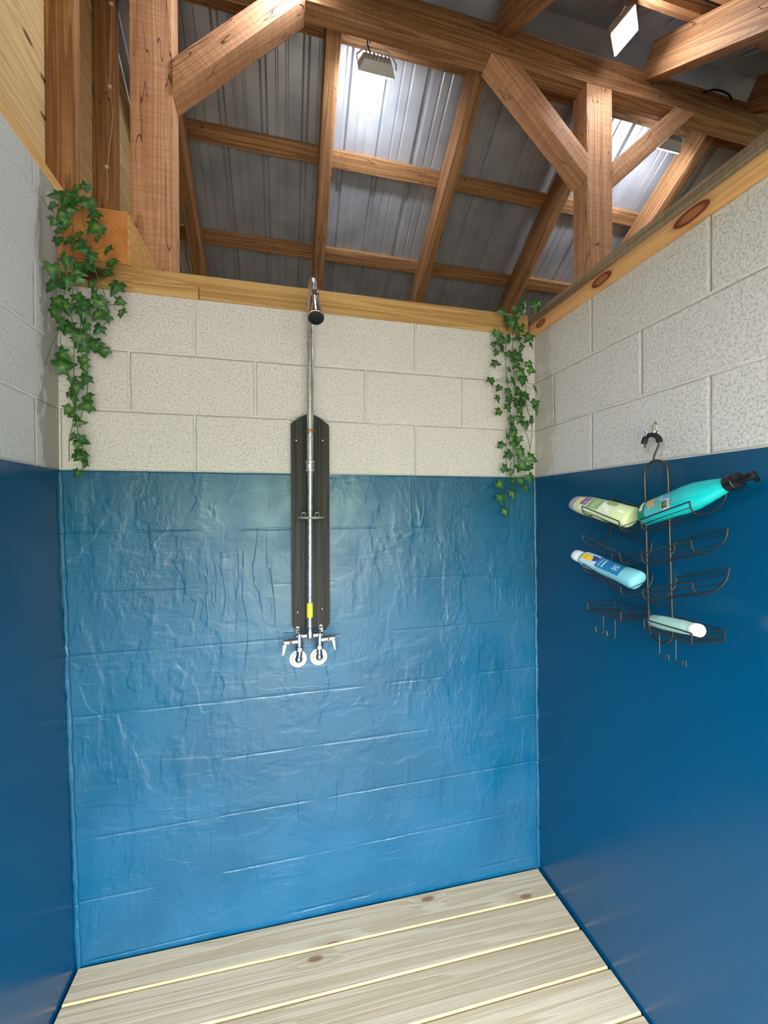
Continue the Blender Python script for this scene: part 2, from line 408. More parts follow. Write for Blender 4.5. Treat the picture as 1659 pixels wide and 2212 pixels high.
# deck boards, laid with a slight fall to the right
def dz(x): return 0.0612 - 0.0262*x
edges = [(-.011, -.011), (-.121, -.138), (-.262, -.273), (-.397, -.405), (-.532, -.534)]
while edges[-1][0] > -1.9: edges.append((edges[-1][0]-.134, edges[-1][1]-.133))
random.seed(4)
for i in range(len(edges)-1):
    (a0, a1), (b0, b1) = edges[i], edges[i+1]
    g = 0.004
    xl, xr = 0.046, 1.7585 + random.uniform(-.003, .003) + (0.004 if i > 2 else 0)
    c0, c1 = (a0+b0)/2, (a1+b1)/2
    ang = math.atan2(c1-c0, xr-xl); slope = math.atan2(dz(xr)-dz(xl), xr-xl)
    mid = V(((xl+xr)/2, (c0+c1)/2, (dz(xl)+dz(xr))/2))
    L = (xr-xl); T = 0.03; ch = 0.008
    bm = bmesh.new()
    def yy(t, e):    # e=0 rear edge, e=1 front edge, at t in -.5..5
        k = t+.5; return ((a0*(1-k)+a1*k)-g/2 if e == 0 else (b0*(1-k)+b1*k)+g/2) - (c0*(1-k)+c1*k)
    for e1, e2, in ((0, 1),):
        A = [(-L/2, yy(-.5,1)+ch*.9), (L/2, yy(.5,1)+ch*.9), (L/2, yy(.5,0)), (-L/2, yy(-.5,0))]
        top = [bm.verts.new((p[0], p[1], 0)) for p in A]
        ed = [bm.verts.new((-L/2, yy(-.5,1), -ch)), bm.verts.new((L/2, yy(.5,1), -ch))]
        bot = [bm.verts.new((-L/2, yy(-.5,1), -T)), bm.verts.new((L/2, yy(.5,1), -T)), bm.verts.new((L/2, yy(.5,0), -T)), bm.verts.new((-L/2, yy(-.5,0), -T))]
        bm.faces.new(top); fe = bm.faces.new((ed[0], ed[1], top[1], top[0])); fe.material_index = 1
        fe = bm.faces.new((bot[0], bot[1], ed[1], ed[0])); fe.material_index = 1
        bm.faces.new((bot[3], bot[2], bot[1], bot[0]))
        bm.faces.new((bot[1], bot[2], top[2], top[1], ed[1])); bm.faces.new((bot[3], bot[0], ed[0], top[0], top[3])); bm.faces.new((bot[2], bot[3], top[3], top[2]))
    o = obj('deck_board', bm, [W_DECK, W_EDGE], FLOOR, smooth=False)
    o.location = mid; o.rotation_euler = (0, -slope, ang)

# ------------------------------------------------------------------ roof: sheets
S = 2/3; NY, NZ = S/math.hypot(1, S), 1/math.hypot(1, S)      # outward normal of the rear slope is (0, NY, NZ)
RY, RZ = 0.3424, 3.9535                                          # ridge line of the rafter undersides
RH, PH = 0.164, 0.0445
def slope_pt(side, x, y, h):       # point h above the rafter underside, y measured on that plane; side +1 rear, -1 front
    yy_ = y - RY
    return V((x, RY + side*(yy_ + NY*h), RZ - S*yy_ + NZ*h))
def sheet(side, y1, parent_name):
    prof = []; x = -.32; p = 0.2286
    while x < 5.15:
        for dx, dh in ((0,0),(.012,.019),(.030,.019),(.042,0),(.085,0),(.090,.004),(.097,.004),(.102,0),(.140,0),(.145,.004),(.152,.004),(.157,0)):
            prof.append((x+dx, dh))
        x += p
    bm = bmesh.new(); h0 = RH+PH+.0015
    rows = []
    for yv in (RY-.065, y1):
        rows.append([[bm.verts.new(slope_pt(side, px, yv, h0+dh+t)) for px, dh in prof] for t in (0, .0012)])
    for k in range(len(prof)-1):
        for t in (0, 1):
            q = (rows[0][t][k], rows[0][t][k+1], rows[1][t][k+1], rows[1][t][k]); bm.faces.new(q if t else q[::-1])
    return bm
C_ = tag(obj('ceiling', sheet(1, 3.05, ''), M_ROOF, smooth=False), kind='structure')
C2 = tag(obj('ceiling', sheet(-1, 3.05, ''), M_ROOF, smooth=False), kind='structure')
bm = bmesh.new()
A = [slope_pt(-1, 0, RY+.14, RH+PH+.022), slope_pt(1, 0, RY-.068, RH+PH+.022), slope_pt(1, 0, RY+.14, RH+PH+.022)]
A[1].y = RY
for p, q in zip(A, A[1:]):
    v = [bm.verts.new((x, r.y, r.z+t)) for x, r, t in ((-.34,p,0),(5.2,p,0),(5.2,q,0),(-.34,q,0),(-.34,p,.002),(5.2,p,.002),(5.2,q,.002),(-.34,q,.002))]
    for qd in ((0,1,2,3),(7,6,5,4),(0,3,7,4),(1,5,6,2),(0,4,5,1),(3,2,6,7)): bm.faces.new([v[i] for i in qd])
tag(obj('ridge_cap', bm, M_ROOF, smooth=False), kind='structure')

# ------------------------------------------------------------------ timber
def timber(name, p0, p1, wd, dp, mat, up=(0,0,1), bev=0.003, mit=None, label=None, cat=None, group=None, parent=None, ends=None):
    """bar from p0 to p1; wd across (local y), dp along 'up' (local z); grain along local x"""
    p0, p1 = V(p0), V(p1); ax = (p1-p0); L = ax.length; ax.normalize()
    up = V(up); zv = (up-ax*up.dot(ax)).normalized(); yv = zv.cross(ax)
    bm = bmesh.new(); vs, fs = box(bm, -L/2, L/2, -wd/2, wd/2, -dp/2, dp/2)
    if ends:   # shear the end faces: (start shift at top, end shift at top) per dp
        for v in vs:
            k = ends[0] if v.co.x < 0 else ends[1]; v.co.x += k*(v.co.z/dp)
    if mit:
        for v in vs: v.co.x += (mit[0] if v.co.x < 0 else mit[1])*v.co.y
    bevel(bm, bev, 2)
    o = obj(name, bm, mat, parent)
    mx = Matrix((ax, yv, zv)).transposed().to_4x4(); mx.translation = (p0+p1)/2; o.matrix_world = mx
    if label: tag(o, label, cat, group)
    return o
YB = 0.3013           # front face of posts and beam, just behind the back wall
timber('ridge_beam', (-.09, YB+.044, 3.902), (4.99, YB+.044, 3.902), .088, .158, W_FIR, label='long brown ridge beam running across the top over both posts', cat='beam')
PB, PT = -.034, 3.8225
timber('post', (.196, YB+.053, PB), (.196, YB+.053, PT), .106, .157, W_POST, up=(1,0,0), bev=.004, label='tall rough-sawn post with a long crack, behind the sawn block over the left ivy', cat='post', group='posts under the ridge beam')
timber('post', (2.3656, YB+.053, PB), (2.3656, YB+.053, PT), .106, .162, W_POST, up=(1,0,0), bev=.004, label='rough-sawn post over the right block wall with braces on both sides', cat='post', group='posts under the ridge beam')
YK = YB+.049
timber('knee_brace', (.2752, YK, 3.347), (.749, YK, 3.8222), .098, .111, W_POST, up=(0,-1,0), bev=.004, label='diagonal knee brace rising right from the left post to the beam', cat='brace', group='knee braces', mit=(1.0, -1.0))
timber('knee_brace', (2.2840, YK, 3.3785), (1.797, YK, 3.8222), .098, .111, W_POST, up=(0,-1,0), bev=.004, mit=(-.911, 1.098), label='diagonal knee brace left of the right post, falling from beam to post', cat='brace', group='knee braces')
timber('knee_brace', (2.4472, YK, 3.3645), (2.940, YK, 3.8222), .098, .111, W_POST, up=(0,-1,0), bev=.004, mit=(.929, -1.076), label='diagonal knee brace right of the right post, rising to the beam', cat='brace', group='knee braces')

RX = [.153, .963, 1.751, 2.538, 3.326, 4.112]
RL = ['dark rafter low beside the left post, over the back wall', 'rafter straight above the shower pipe, left of the lit roof panel',
      'rafter with a bright yellow left side, right of the lit roof panel', 'dark rafter running down behind the knee brace left of the right post',
      'yellow-lit rafter right of the right post, beside a small flood light', 'farthest right rear rafter behind the right block wall']
for x, lb in zip(RX, RL):
    c0, c1 = slope_pt(1, x, RY+.004, RH/2), slope_pt(1, x, 2.78, RH/2)
    timber('rafter', c0, c1, .073, RH, W_FIR, label=lb, cat='rafter', group='rear roof rafters')
FX = [.23, 1.015, 1.792, 2.699, 3.455]
FL = ['front roof rafter above the left post near the top edge', 'front roof rafter meeting the beam above the shower pipe', 'dark front rafter rising from the beam near the top centre',
      'front rafter with a brightly lit face beside the glaring flood light', 'front rafter at the far right top, beyond the brightly lit one']
for x, lb in zip(FX, FL):
    c0, c1 = slope_pt(-1, x, RY+.004, RH/2), slope_pt(-1, x, 2.90, RH/2)
    timber('rafter', c0, c1, .07, RH, W_FIR, label=lb, cat='rafter', group='front roof rafters')
def purlin(side, y, label):
    a0, a1 = slope_pt(side, -.088, y, RH+PH/2+.0006), slope_pt(side, 5.0, y, RH+PH/2+.0006)
    timber('purlin', a0, a1, .0845, PH-.0006, W_FIR, up=(0, side*NY, NZ), label=label, cat='purlin', group='rear purlins' if side > 0 else 'front purlins')
for y, lb in ((.888, 'upper rear purlin crossing just below the white flood light'), (1.351, 'lower rear purlin crossing above the back wall plate'),
              (.455, 'rear purlin tucked up behind the ridge beam'), (1.826, 'third rear purlin down, behind the back wall'), (2.307, 'rear purlin low down by the eaves')):
    purlin(1, y, lb)
for y, lb in ((.57, 'front purlin just above the ridge beam'), (.73, 'front purlin passing behind the glaring flood light'), (1.2, 'front purlin above the top edge of the picture'), (1.75, 'front purlin overhead, over the standing place'), (2.3, 'front purlin near the open front')):
    purlin(-1, y, lb)

# plates on the walls
z0, z1, z2 = ZW, ZW+.0435, ZW+.0885
timber('wall_plate', (0.002, .068, (z0+z1)/2), (.424, .068, (z0+z1)/2), .14, z1-z0-.001, W_PLATE, label='short lower plate on the back wall, left of the butt joint', cat='plate', group='back wall plates')
timber('wall_plate', (.4265, .068, (z0+z1)/2), (1.728, .068, (z0+z1)/2), .14, z1-z0-.001, W_PLATE, label='long lower plate on the back wall, behind the shower pipe', cat='plate', group='back wall plates')
timber('wall_plate', (.002, .07, (z1+z2)/2), (1.730, .07, (z1+z2)/2), .136, z2-z1-.001, W_PLATE, label='upper plate lying on the lower one along the back wall', cat='plate', group='back wall plates')
timber('wall_plate', (1.915, .07, (z0+z2)/2), (4.98, .07, (z0+z2)/2), .136, z2-z0-.001, W_PLATE, label='plate on the back wall beyond the right partition', cat='plate')
timber('wall_plate', (1.823, .006, (z0+z1)/2), (1.823, -2.03, (z0+z1)/2), .176, z1-z0-.001, W_KNOT, label='lower plate on the right wall, bright orange with big oval knots', cat='plate', group='right wall plates')
timber('wall_plate', (1.825, .002, (z1+z2)/2), (1.825, -2.03, (z1+z2)/2), .172, z2-z1-.001, W_GREY, label='upper plate on the right wall, weathered grey and rough', cat='plate', group='right wall plates')
timber('wall_plate', (-.070, 2.19, ZL+.0195), (-.070, -1.44, ZL+.0195), .14, .038, W_PINE, label='pale plate on top of the left block wall under the studs', cat='plate')
# end-grain block over the left ivy
def endgrain(name):
    a = M(name, .7, .2); x, y, z = a.xyz(); P = a.coords()
    d = a.math('SQRT', a.math('ADD', a.math('POWER', a.math('ADD', x, 0.0), 2), a.math('POWER', a.math('SUBTRACT', z, -.03), 2)))
    rg = a.math('SINE', a.math('MULTIPLY', a.math('ADD', d, a.math('MULTIPLY', a.noise(P, 8, 2), .02)), 420))
    c = a.ramp(a.math('ADD', a.math('MULTIPLY', rg, .04), a.noise(P, 14, 3)), [(.25, lin((218,150,88))), (.75, lin((178,106,54)))])
    a.color(c); a.bump(rg, .2, .001); return a.m
bm = bmesh.new(); W2, H2 = .217, .185
hexa(bm, [(-W2/2,0,0),(W2/2,0,0),(W2/2,.292,0),(-W2/2,.292,0),(-W2/2,0,H2),(W2/2,0,H2),(W2/2,.292,H2),(-W2/2,.292,H2)])
bmesh.ops.recalc_face_normals(bm, faces=bm.faces[:])
for f in bm.faces: f.material_index = 1 if f.normal.y < -.5 else 0
bmesh.ops.bevel(bm, geom=bm.edges[:], offset=.006, segments=2, affect='EDGES')
for v in bm.verts: v.co.z -= H2/2
o = obj('timber_block', bm, [W_PINE, endgrain('sawn_end_grain')]); o.location = (.1115-.012, .004, z2+.001+H2/2)
tag(o, 'thick sawn timber end with orange end grain behind the left ivy', 'timber')
# left gable: studs, planks
for y, lb in ((-.33, 'stud at the far left edge of the photo on the left wall'), (.150, 'broad stud on the left wall above the ivy'), (.520, 'dark stud with a thin cable, just left of the tall post'), (-.75, 'stud on the left wall beyond the left edge'), (-1.16, 'stud on the left wall near the camera'), (1.0, 'stud hidden deep behind the tall post')):
    top = RZ - S*abs(y-RY) + .15 if abs(y) > 0 else 3.4
    timber('stud', (-.046, y, ZL+.039), (-.046, y, top), .04, .09, W_FIR, up=(1,0,0), label=lb, cat='stud', group='studs on the left wall')
bm = bmesh.new(); zq = ZL+.04; k = 0
while zq < 4.12:
    zt = zq+.136
    def half(z): return (RZ+.235-z)/S
    for sgn in (1,):
        a0, a1 = half(zq), max(half(zt), .02)
        hexa(bm, [(-.113,RY-a0,zq),(-.093,RY-a0,zq),(-.093,RY+a0,zq),(-.113,RY+a0,zq),(-.113,RY-a1,zt),(-.093,RY-a1,zt),(-.093,RY+a1,zt),(-.113,RY+a1,zt)])
    zq = zt+.004
bmesh.ops.rotate(bm, verts=bm.verts[:], cent=(0,0,0), matrix=Matrix.Rotation(-PI/2, 3, 'Z'))
o = obj('gable_planking', bm, W_PLANK, smooth=False); o.rotation_euler = (0,0,PI/2)
tag(o, 'pale knotty horizontal planking behind the studs at upper left', 'planking')
# thin cable stapled down the dark stud
bm = bmesh.new(); yc = .520-.0225
pts = [at(x, y, yc) for x, y in ((241,8),(241,60),(240,130),(238,190),(243,245),(240,290),(236,320),(233,350),(231,362),(233,400),(232,432))]
tube(bm, smooth_path(pts, 5), .0022, 6)
cab = obj('cable', bm, M_CABLE); tag(cab, 'thin pale cable stapled down the dark stud beside the tall post', 'cable')
for x, y in ((241,9),(238,188),(231,361)):
    p = at(x, y, yc); bm = bmesh.new(); box(bm, p.x-.007, p.x+.007, p.y-.006, p.y+.003, p.z-.006, p.z+.006); bevel(bm, .002); obj('staple', bm, M_WHITE, cab)

# ------------------------------------------------------------------ flood lights
def flood(pos, aim, size, lensmat, label, roll=0.0):
    root = empty('flood_light', pos, label, 'lamp', 'LED flood lights under the roof')
    aim = V(aim).normalized(); zv = (V((0,0,1))-aim*aim.z).normalized(); xv = zv.cross(aim)
    mx = Matrix((xv, -aim, zv)).transposed()       # local: x wide, -y is the beam, z up
    sw, sh = size
    root.rotation_euler = mx.to_euler()
    bm = bmesh.new(); hexa(bm, [(-sw/2,-.012,-sh/2),(sw/2,-.012,-sh/2),(sw*.36,.035,-sh*.36),(-sw*.36,.035,-sh*.36),(-sw/2,-.012,sh/2),(sw/2,-.012,sh/2),(sw*.36,.035,sh*.36),(-sw*.36,.035,sh*.36)])
    bevel(bm, .006, 3)
    for k in range(7):
        x = -sw*.3+k*sw*.1; box(bm, x-.002, x+.002, .03, .046, -sh*.3, sh*.3)
    obj('housing', bm, M_LAMPBODY, root)
    bm = bmesh.new(); box(bm, -sw*.46, sw*.46, -.0165, -.0125, -sh*.45, sh*.45); bevel(bm, .0015, 2)
    obj('lens', bm, lensmat, root)
    bm = bmesh.new()
    tube(bm, [(-sw/2-.004,.01,0),(-sw/2-.006,.02,.03),(-sw*.3,.05,.05),(sw*.3,.05,.05),(sw/2+.006,.02,.03),(sw/2+.004,.01,0)], .004, 6)
    obj('bracket', bm, M_LAMPBODY, root)
    bm = bmesh.new(); tube(bm, smooth_path([(sw*.2,.04,.01),(sw*.3,.07,.03),(sw*.25,.075,.05),(sw*.2,.06,.065)], 6), .0035, 8)
    obj('cord', bm, M_BLACK, root)
    return root
flood((2.335, .114, 3.895), (.34, -.42, -.84), (.130, .128), M_LED, 'glaring flood light under the roof at upper right, facing the stall')
flood((.857, .137, 3.885), (-.58, -.05, -.80), (.135, .176), M_LED, 'flood light above the top edge near the beam, facing the stall')
flood((1.182, .483, 3.807), (0, .86, -.36), (.194, .088), M_LEDR, 'white flood light behind the beam lighting the centre roof panel')
flood((3.021, .483, 3.807), (0, .86, -.36), (.194, .088), M_LEDR, 'small flood light at right behind the beam, beyond the right post')
bm = bmesh.new()
tube(bm, smooth_path([at(x, y, YB-.006) for x, y in ((1520,200),(1540,194),(1560,197),(1575,205),(1582,217))], 5), .005, 7)
tag(obj('black_cord', bm, M_BLACK), 'short black cord looped on the beam at upper right', 'cord')

# ------------------------------------------------------------------ shower
PX = .803
bm = bmesh.new()
out = [(.755,1.108),(.853,1.128-.02)]
outline = [(.7525,1.112),(.857,1.112),(.8735,1.135),(.8745,1.865)]
for k in range(9):
    t = k/8; outline.append((.8745-.139*t, 1.872+.038*math.sin(PI*t)))
outline += [(.7355,1.865),(.736,1.135)]
fr = [bm.verts.new((x,-.024,z)) for x, z in outline]; bk = [bm.verts.new((x,-.0035,z)) for x, z in outline]
bm.faces.new(fr[::-1]) ; bm.faces.new(bk)
for i in range(len(fr)): j = (i+1) % len(fr); bm.faces.new((fr[i], fr[j], bk[j], bk[i]))
bmesh.ops.recalc_face_normals(bm, faces=bm.faces[:])
bmesh.ops.rotate(bm, verts=bm.verts[:], cent=(0,0,0), matrix=Matrix.Rotation(PI/2, 3, 'Y'))
BB = obj('backing_board', bm, W_DARK, smooth=False); BB.rotation_euler = (0, -PI/2, 0)
tag(BB, 'dark stained board with arched top fixed behind the shower pipe', 'board')
def under(o, root):
    o.parent = root; o.matrix_parent_inverse = root.matrix_basis.inverted(); return o
for x, y in ((640,951),(697,951),(643,1323),(696,1315)):
    p = at(x, y, -.026); bm = bmesh.new()
    lathe(bm, [(.0045,0),(.0045,.001),(.003,.0028),(.0005,.0034)], p+V((0,.002,0)), (0,-1,0), 12)
    under(obj('screw', bm, M_CHROME), BB)
SH = empty('shower', (PX, -.05, 1.10), 'galvanised pipe shower with gooseneck head and two-handle valve on dark board', 'shower')
def sp(name, bm, mat, **k):
    o = obj(name, bm, mat, **k); return place(o, SH)
pb, pt = at(669.3,1368,-.055), at(670.5,720,-.055)
dirp = (pt-pb)
def onpole(z): return pb+dirp*((z-pb.z)/dirp.z)
bm = bmesh.new(); tube(bm, [onpole(1.10), onpole(1.72)], .0105, 18); sp('lower_pipe', bm, M_GALV)
gx = onpole(2.2).x
pts = [onpole(1.72), onpole(1.9), onpole(2.1), onpole(2.235)] + [V((gx, y, z)) for y, z in ((-.066,2.272),(-.095,2.302),(-.135,2.318),(-.178,2.313),(-.208,2.290),(-.226,2.258),(-.236,2.236))]
bm = bmesh.new(); tube(bm, smooth_path(pts, 6), .0118, 18); sp('gooseneck_pipe', bm, M_GALV)
# shower head
hc = at(682.5,686,-.285); hn = V((gx+.001,-.236,2.236)); ax = (hc-hn).normalized(); Lh = (hc-hn).length
bm = bmesh.new()
lathe(bm, [(.0125,-.012),(.0155,-.010),(.0155,.004),(.0125,.008),(.0125,.014),(.0145,.02),(.0205,Lh*.72),(.0248,Lh*.93),(.0255,Lh*.98),(.0255,Lh),(.0222,Lh+.001)], hn, ax, 32)
HD = sp('shower_head', bm, M_CHROME)
bm = bmesh.new(); lathe(bm, [(.0235,0),(.0235,.0028),(.021,.0036),(.001,.0038)], hn+ax*(Lh+.0005), ax, 32)
for rr, nn in ((.007,6),(.014,12)):
    for k in range(nn):
        c = hn+ax*(Lh+.0042); e1 = ax.orthogonal().normalized(); e2 = ax.cross(e1); q = 2*PI*k/nn
        lathe(bm, [(.0012,0),(.0006,.002)], c+(e1*math.cos(q)+e2*math.sin(q))*rr, ax, 6)
o = obj('spray_face', bm, M_BLACK); o.parent = HD; o.matrix_parent_inverse = (Matrix.Translation(-V(SH.location))@Matrix()).copy() if False else Matrix()
# ring, coupling, tape
bm = bmesh.new(); p = at(670,932,-.055); p = onpole(p.z)
lathe(bm, [(.0118,-.0055),(.0145,-.004),(.0152,0),(.0145,.004),(.0118,.0055)], p, (0,0,1), 20); sp('copper_ring', bm, M_BRASS)
p = onpole(at(670,1007,-.055).z); bm = bmesh.new()
lathe(bm, [(.0115,-.0205),(.0158,-.0195),(.0162,-.013),(.0142,-.012),(.0142,.009),(.0168,.010),(.0168,.018),(.0125,.0195)], p, (0,0,1), 20)
box(bm, p.x-.006, p.x+.002, p.y-.0162, p.y-.01, p.z-.008, p.z+.006); sp('coupling', bm, M_GALV)
za, zb_ = at(669,1333,-.055).z, at(669,1302,-.055).z
bm = bmesh.new(); lathe(bm, [(.0109,za),(.0111,za+.0008),(.0111,zb_-.0008),(.0109,zb_)], V((onpole((za+zb_)/2).x, onpole(1.15).y, 0)), (0,0,1), 18); sp('tape_band', bm, M_YEL)
# soap dish round the pipe
zd = at(672,1119,-.075).z; bm = bmesh.new()
lathe(bm, [(.012,.0005),(.046,.0005),(.0525,.004),(.0545,.0075),(.0515,.0075),(.046,.004),(.012,.0035)], V((PX+.001,-.078,zd-.003)), (0,0,1), 40, sx=.86, sy=1.0)
for s in (-1, 1):
    c = V((PX+s*.024,-.034,zd+.005))
    tube(bm, smooth_path([c+V((-.006,-.006,-.002)), c+V((-.006,.004,.012)), c+V((.006,.004,.012)), c+V((.006,-.006,-.002))], 5), .002, 6)
sp('soap_dish', bm, plain('pewter', (196,192,180), .45, .6))
# valve
YV = -.055
def vp(x, y, Y=YV): return at(595+x/11.06, 1290+y/11.06, Y)
bm = bmesh.new()
a, b = vp(565,925), vp(1062,892)
tube(bm, [a+(a-b).normalized()*.008, b+(b-a).normalized()*.008], .0105, 18)
c = vp(825,900)
lathe(bm, [(.011,.028),(.0135,.026),(.0135,.012),(.0155,.008),(.0155,-.008),(.010,-.013),(.008,-.021),(.004,-.026),(.003,-.030)], c, (0,0,1), 20)
for top, bot in ((vp(570,915), vp(570,1180)), (vp(1062,888), vp(1055,1135))):
    d = bot-top; lathe(bm, [(.004,-.009),(.0115,-.007),(.0125,0),(.0125,d.length*.55),(.0145,d.length*.7),(.0125,d.length),(.010,d.length+.002)], top, d, 20)
sp('valve_body', bm, M_SATIN)
for tabc in (vp(530,760,-.027), vp(1085,712,-.027)):
    bm = bmesh.new(); box(bm, tabc.x-.0065, tabc.x+.0065, tabc.y-.0015, tabc.y+.0015, tabc.z-.030, tabc.z+.004)
    lathe(bm, [(.0065,-.0015),(.0065,.0015)], V((tabc.x, tabc.y, tabc.z+.003)), (0,-1,0), 18)
    tube(bm, [V((tabc.x,tabc.y,tabc.z-.028)), V((tabc.x,YV,tabc.z-.036))], .005, 10)
    o = sp('mounting_tab', bm, M_SATIN)
    bm = bmesh.new(); lathe(bm, [(.0042,0),(.0042,.001),(.0025,.0028),(.0004,.0032)], V((tabc.x,tabc.y-.0012,tabc.z+.003)), (0,-1,0), 12)
    s = obj('screw', bm, M_CHROME); s.parent = o
for side, (n0, n1, el, fl, rust) in enumerate((((575,1190),(580,1285),(558,1490),(540,1455),0), ((1050,1135),(1048,1235),(1050,1430),(1030,1405),1))):
    a, b, e, f_ = vp(*n0), vp(*n1), vp(*el), vp(*fl, 0)
    bm = bmesh.new(); lathe(bm, [(.0115,0),(.0135,.001),(.0135,(b-a).length*.9),(.0115,(b-a).length)], a, b-a, 6); sp('union_nut', bm, M_SATIN, smooth=False)
    bm = bmesh.new(); pe = [b, b*.5+e*.5, e+V((0,.002,.008)), e+V((0,.010,-.002)), e+V((0,.024,-.005)), V((f_.x, -.006, f_.z))]
    tube(bm, smooth_path(pe, 6), [.0098]*12+[.0112]*7+[.0105]*12, 16) if False else tube(bm, smooth_path(pe, 6), .0105, 16)
    bmesh.ops.create_uvsphere(bm, u_segments=18, v_segments=12, radius=.0132, matrix=Matrix.Translation(e+V((0,.003,0))))
    sp('elbow', bm, M_SATIN)
    bm = bmesh.new(); lathe(bm, [(.0315,.003),(.0325,.0045),(.0315,.0075),(.029,.009),(.023,.0082),(.020,.011),(.012,.0125)], V((f_.x,0,f_.z)), (0,-1,0), 36)
    sp('wall_flange', bm, plain('pale_flange', (236,226,218), .3, .35) if not rust else plain('pale_flange_rusty', (236,222,204), .32, .35))
for sgn, base, tip, l0, l1, dark in ((-1,(550,1045),(175,1085),(225,1150),(182,1392),0), (1,(1080,1005),(1450,960),(1380,1020),(1425,1262),1)):
    a, b = vp(*base), vp(*tip, YV-.004); d = b-a; Lq = d.length
    bm = bmesh.new(); lathe(bm, [(.0115,-.004),(.0115,.008),(.0098,.013),(.0098,Lq*.5),(.0105,Lq*.52),(.0118,Lq*.6),(.0118,Lq*.9),(.0100,Lq*.97),(.006,Lq)], a, d, 20)
    o = sp('handle', bm, M_CHROME)
    p0, p1 = vp(*l0, YV-.012), vp(*l1, YV-.022); q = (p1-p0)
    bm = bmesh.new(); xv = V((1,0,0)); yv = q.normalized().cross(xv)
    w0, w1, t0, t1 = .0066, .0030, .005, .003
    hexa(bm, [p0-xv*w0-yv*t0, p0+xv*w0-yv*t0, p0+xv*w0+yv*t0, p0-xv*w0+yv*t0, p1-xv*w1-yv*t1, p1+xv*w1-yv*t1, p1+xv*w1+yv*t1, p1-xv*w1+yv*t1])
    bevel(bm, .002, 3); l = obj('lever', bm, plain('cream_lever', (240,234,214), .25) if not dark else M_CHROME); l.parent = o

# ------------------------------------------------------------------ wire caddy and its hook on the right wall
def cz(x, y): return 1200+x/3.6144, 880+y/3.6144
def cw(x, y, X=1.722): return atx(*cz(x, y), X)
HK = empty('wall_hook', (XR-.001, -.58, 1.79), 'small metal hook on the right block wall above the caddy', 'hook')
bm = bmesh.new(); c = cw(775,165,XR-.003)
lathe(bm, [(.0115,0),(.0115,.003),(.0095,.0045)], c+V((.003,0,0)), (-1,0,0), 20, sx=1.75, sy=.8, ref=(0,0,1))
place(obj('hook_plate', bm, M_CHROME), HK)
bm = bmesh.new()
tube(bm, smooth_path([V((XR-.005,c.y,c.z-.008)), V((XR-.008,c.y,c.z-.026)), V((XR-.022,c.y,c.z-.037)), V((XR-.038,c.y-.001,c.z-.030)), cw(712,200,1.715), cw(697,172,1.712)], 6), .0033, 10)
place(obj('hook_arm', bm, M_CHROME), HK)
CD = empty('shower_caddy', (1.722, -.612, 1.18), 'bronze wire bottle caddy hanging from the hook on the blue right wall', 'caddy')
def cp(name, bm, mat=M_WIRE): return place(obj(name, bm, mat), CD)
XC = 1.722
SL, SRr = .579, .652          # the two legs, measured from the back wall
def P3(s, z, X=XC): return V((X, -s, z))
lean = lambda z: (1.69-z)*.030
def leg(s, z): return P3(s+lean(z), z)
loop = [leg(SL, z) for z in (1.225, 1.3, 1.4, 1.5, 1.6, 1.65)]
mid = (SL+SRr)/2
for k in range(1, 8):
    t = PI*k/8; loop.append(P3(mid-.0365*math.cos(t)+lean(1.66), 1.655+.037*math.sin(t)))
loop += [leg(SRr, z) for z in (1.65, 1.6, 1.5, 1.4, 1.3, 1.225)]
for k in range(1, 8):
    t = PI*k/8; loop.append(P3(mid+.0365*math.cos(t)+lean(1.2), 1.219-.034*math.sin(t)))
bm = bmesh.new(); tube(bm, smooth_path(loop, 3, True), .0033, 10, closed=True)
tube(bm, [leg(SL, 1.288), leg(SRr, 1.288)], .0018, 8)
cp('frame_loop', bm)
bm = bmesh.new()
tube(bm, smooth_path([cw(765,412), cw(772,375), cw(795,320), cw(806,285), cw(806,262), cw(790,235), cw(755,222), cw(715,240), cw(698,275), cw(699,315)], 6), .0026, 10)
cp('hanger', bm)
bm = bmesh.new(); arc = [cw(812,268), cw(806,245), cw(788,224), cw(757,214), cw(722,222), cw(700,246), cw(690,285)]
sm = smooth_path(arc, 5); tube(bm, sm, [.0062 + .0022*abs(2*i/(len(sm)-1)-1) for i in range(len(sm))], 12)
cp('rubber_grip', bm, M_RUBBER)
def trough(s0, z0_, side, n=5, L=.135, rise=.045):
    """cradle tilted up away from the frame; side +1 towards the camera"""
    bm = bmesh.new(); Xo, Xi, dep = 1.630, 1.742, .042
    def U(s, z):
        pts = []
        for k in range(13):
            t = PI*k/12; pts.append(V(((Xo+Xi)/2-math.cos(t)*(Xi-Xo)/2, -s, z+.014*(1-math.cos(t))-dep*math.sin(t)**.8)))
        return pts
    e = []
    for f_ in (0, 1):
        e.append(U(s0+side*L*f_, z0_+rise*f_))
    for q in e: tube(bm, q, .0019, 8)
    for k in (0, 12): tube(bm, [e[0][k], e[1][k]], .0019, 8)
    for k in range(1, 12, 2): tube(bm, [e[0][k], e[1][k]], .0011, 6)
    # low end stop wires
    for h in (.014, .027):
        tube(bm, [V((Xo+.010, -(s0-side*.001), z0_-h)), V((Xi-.010, -(s0-side*.001), z0_-h+.028))], .0011, 6)
    cp('bottle_cradle', bm)
for lv, z in enumerate((1.528, 1.437, 1.341)): trough(.654+lv*.003, z, 1)
for lv, z in enumerate((1.521, 1.430, 1.337)): trough(.583+lv*.002, z, -1, L=.147)
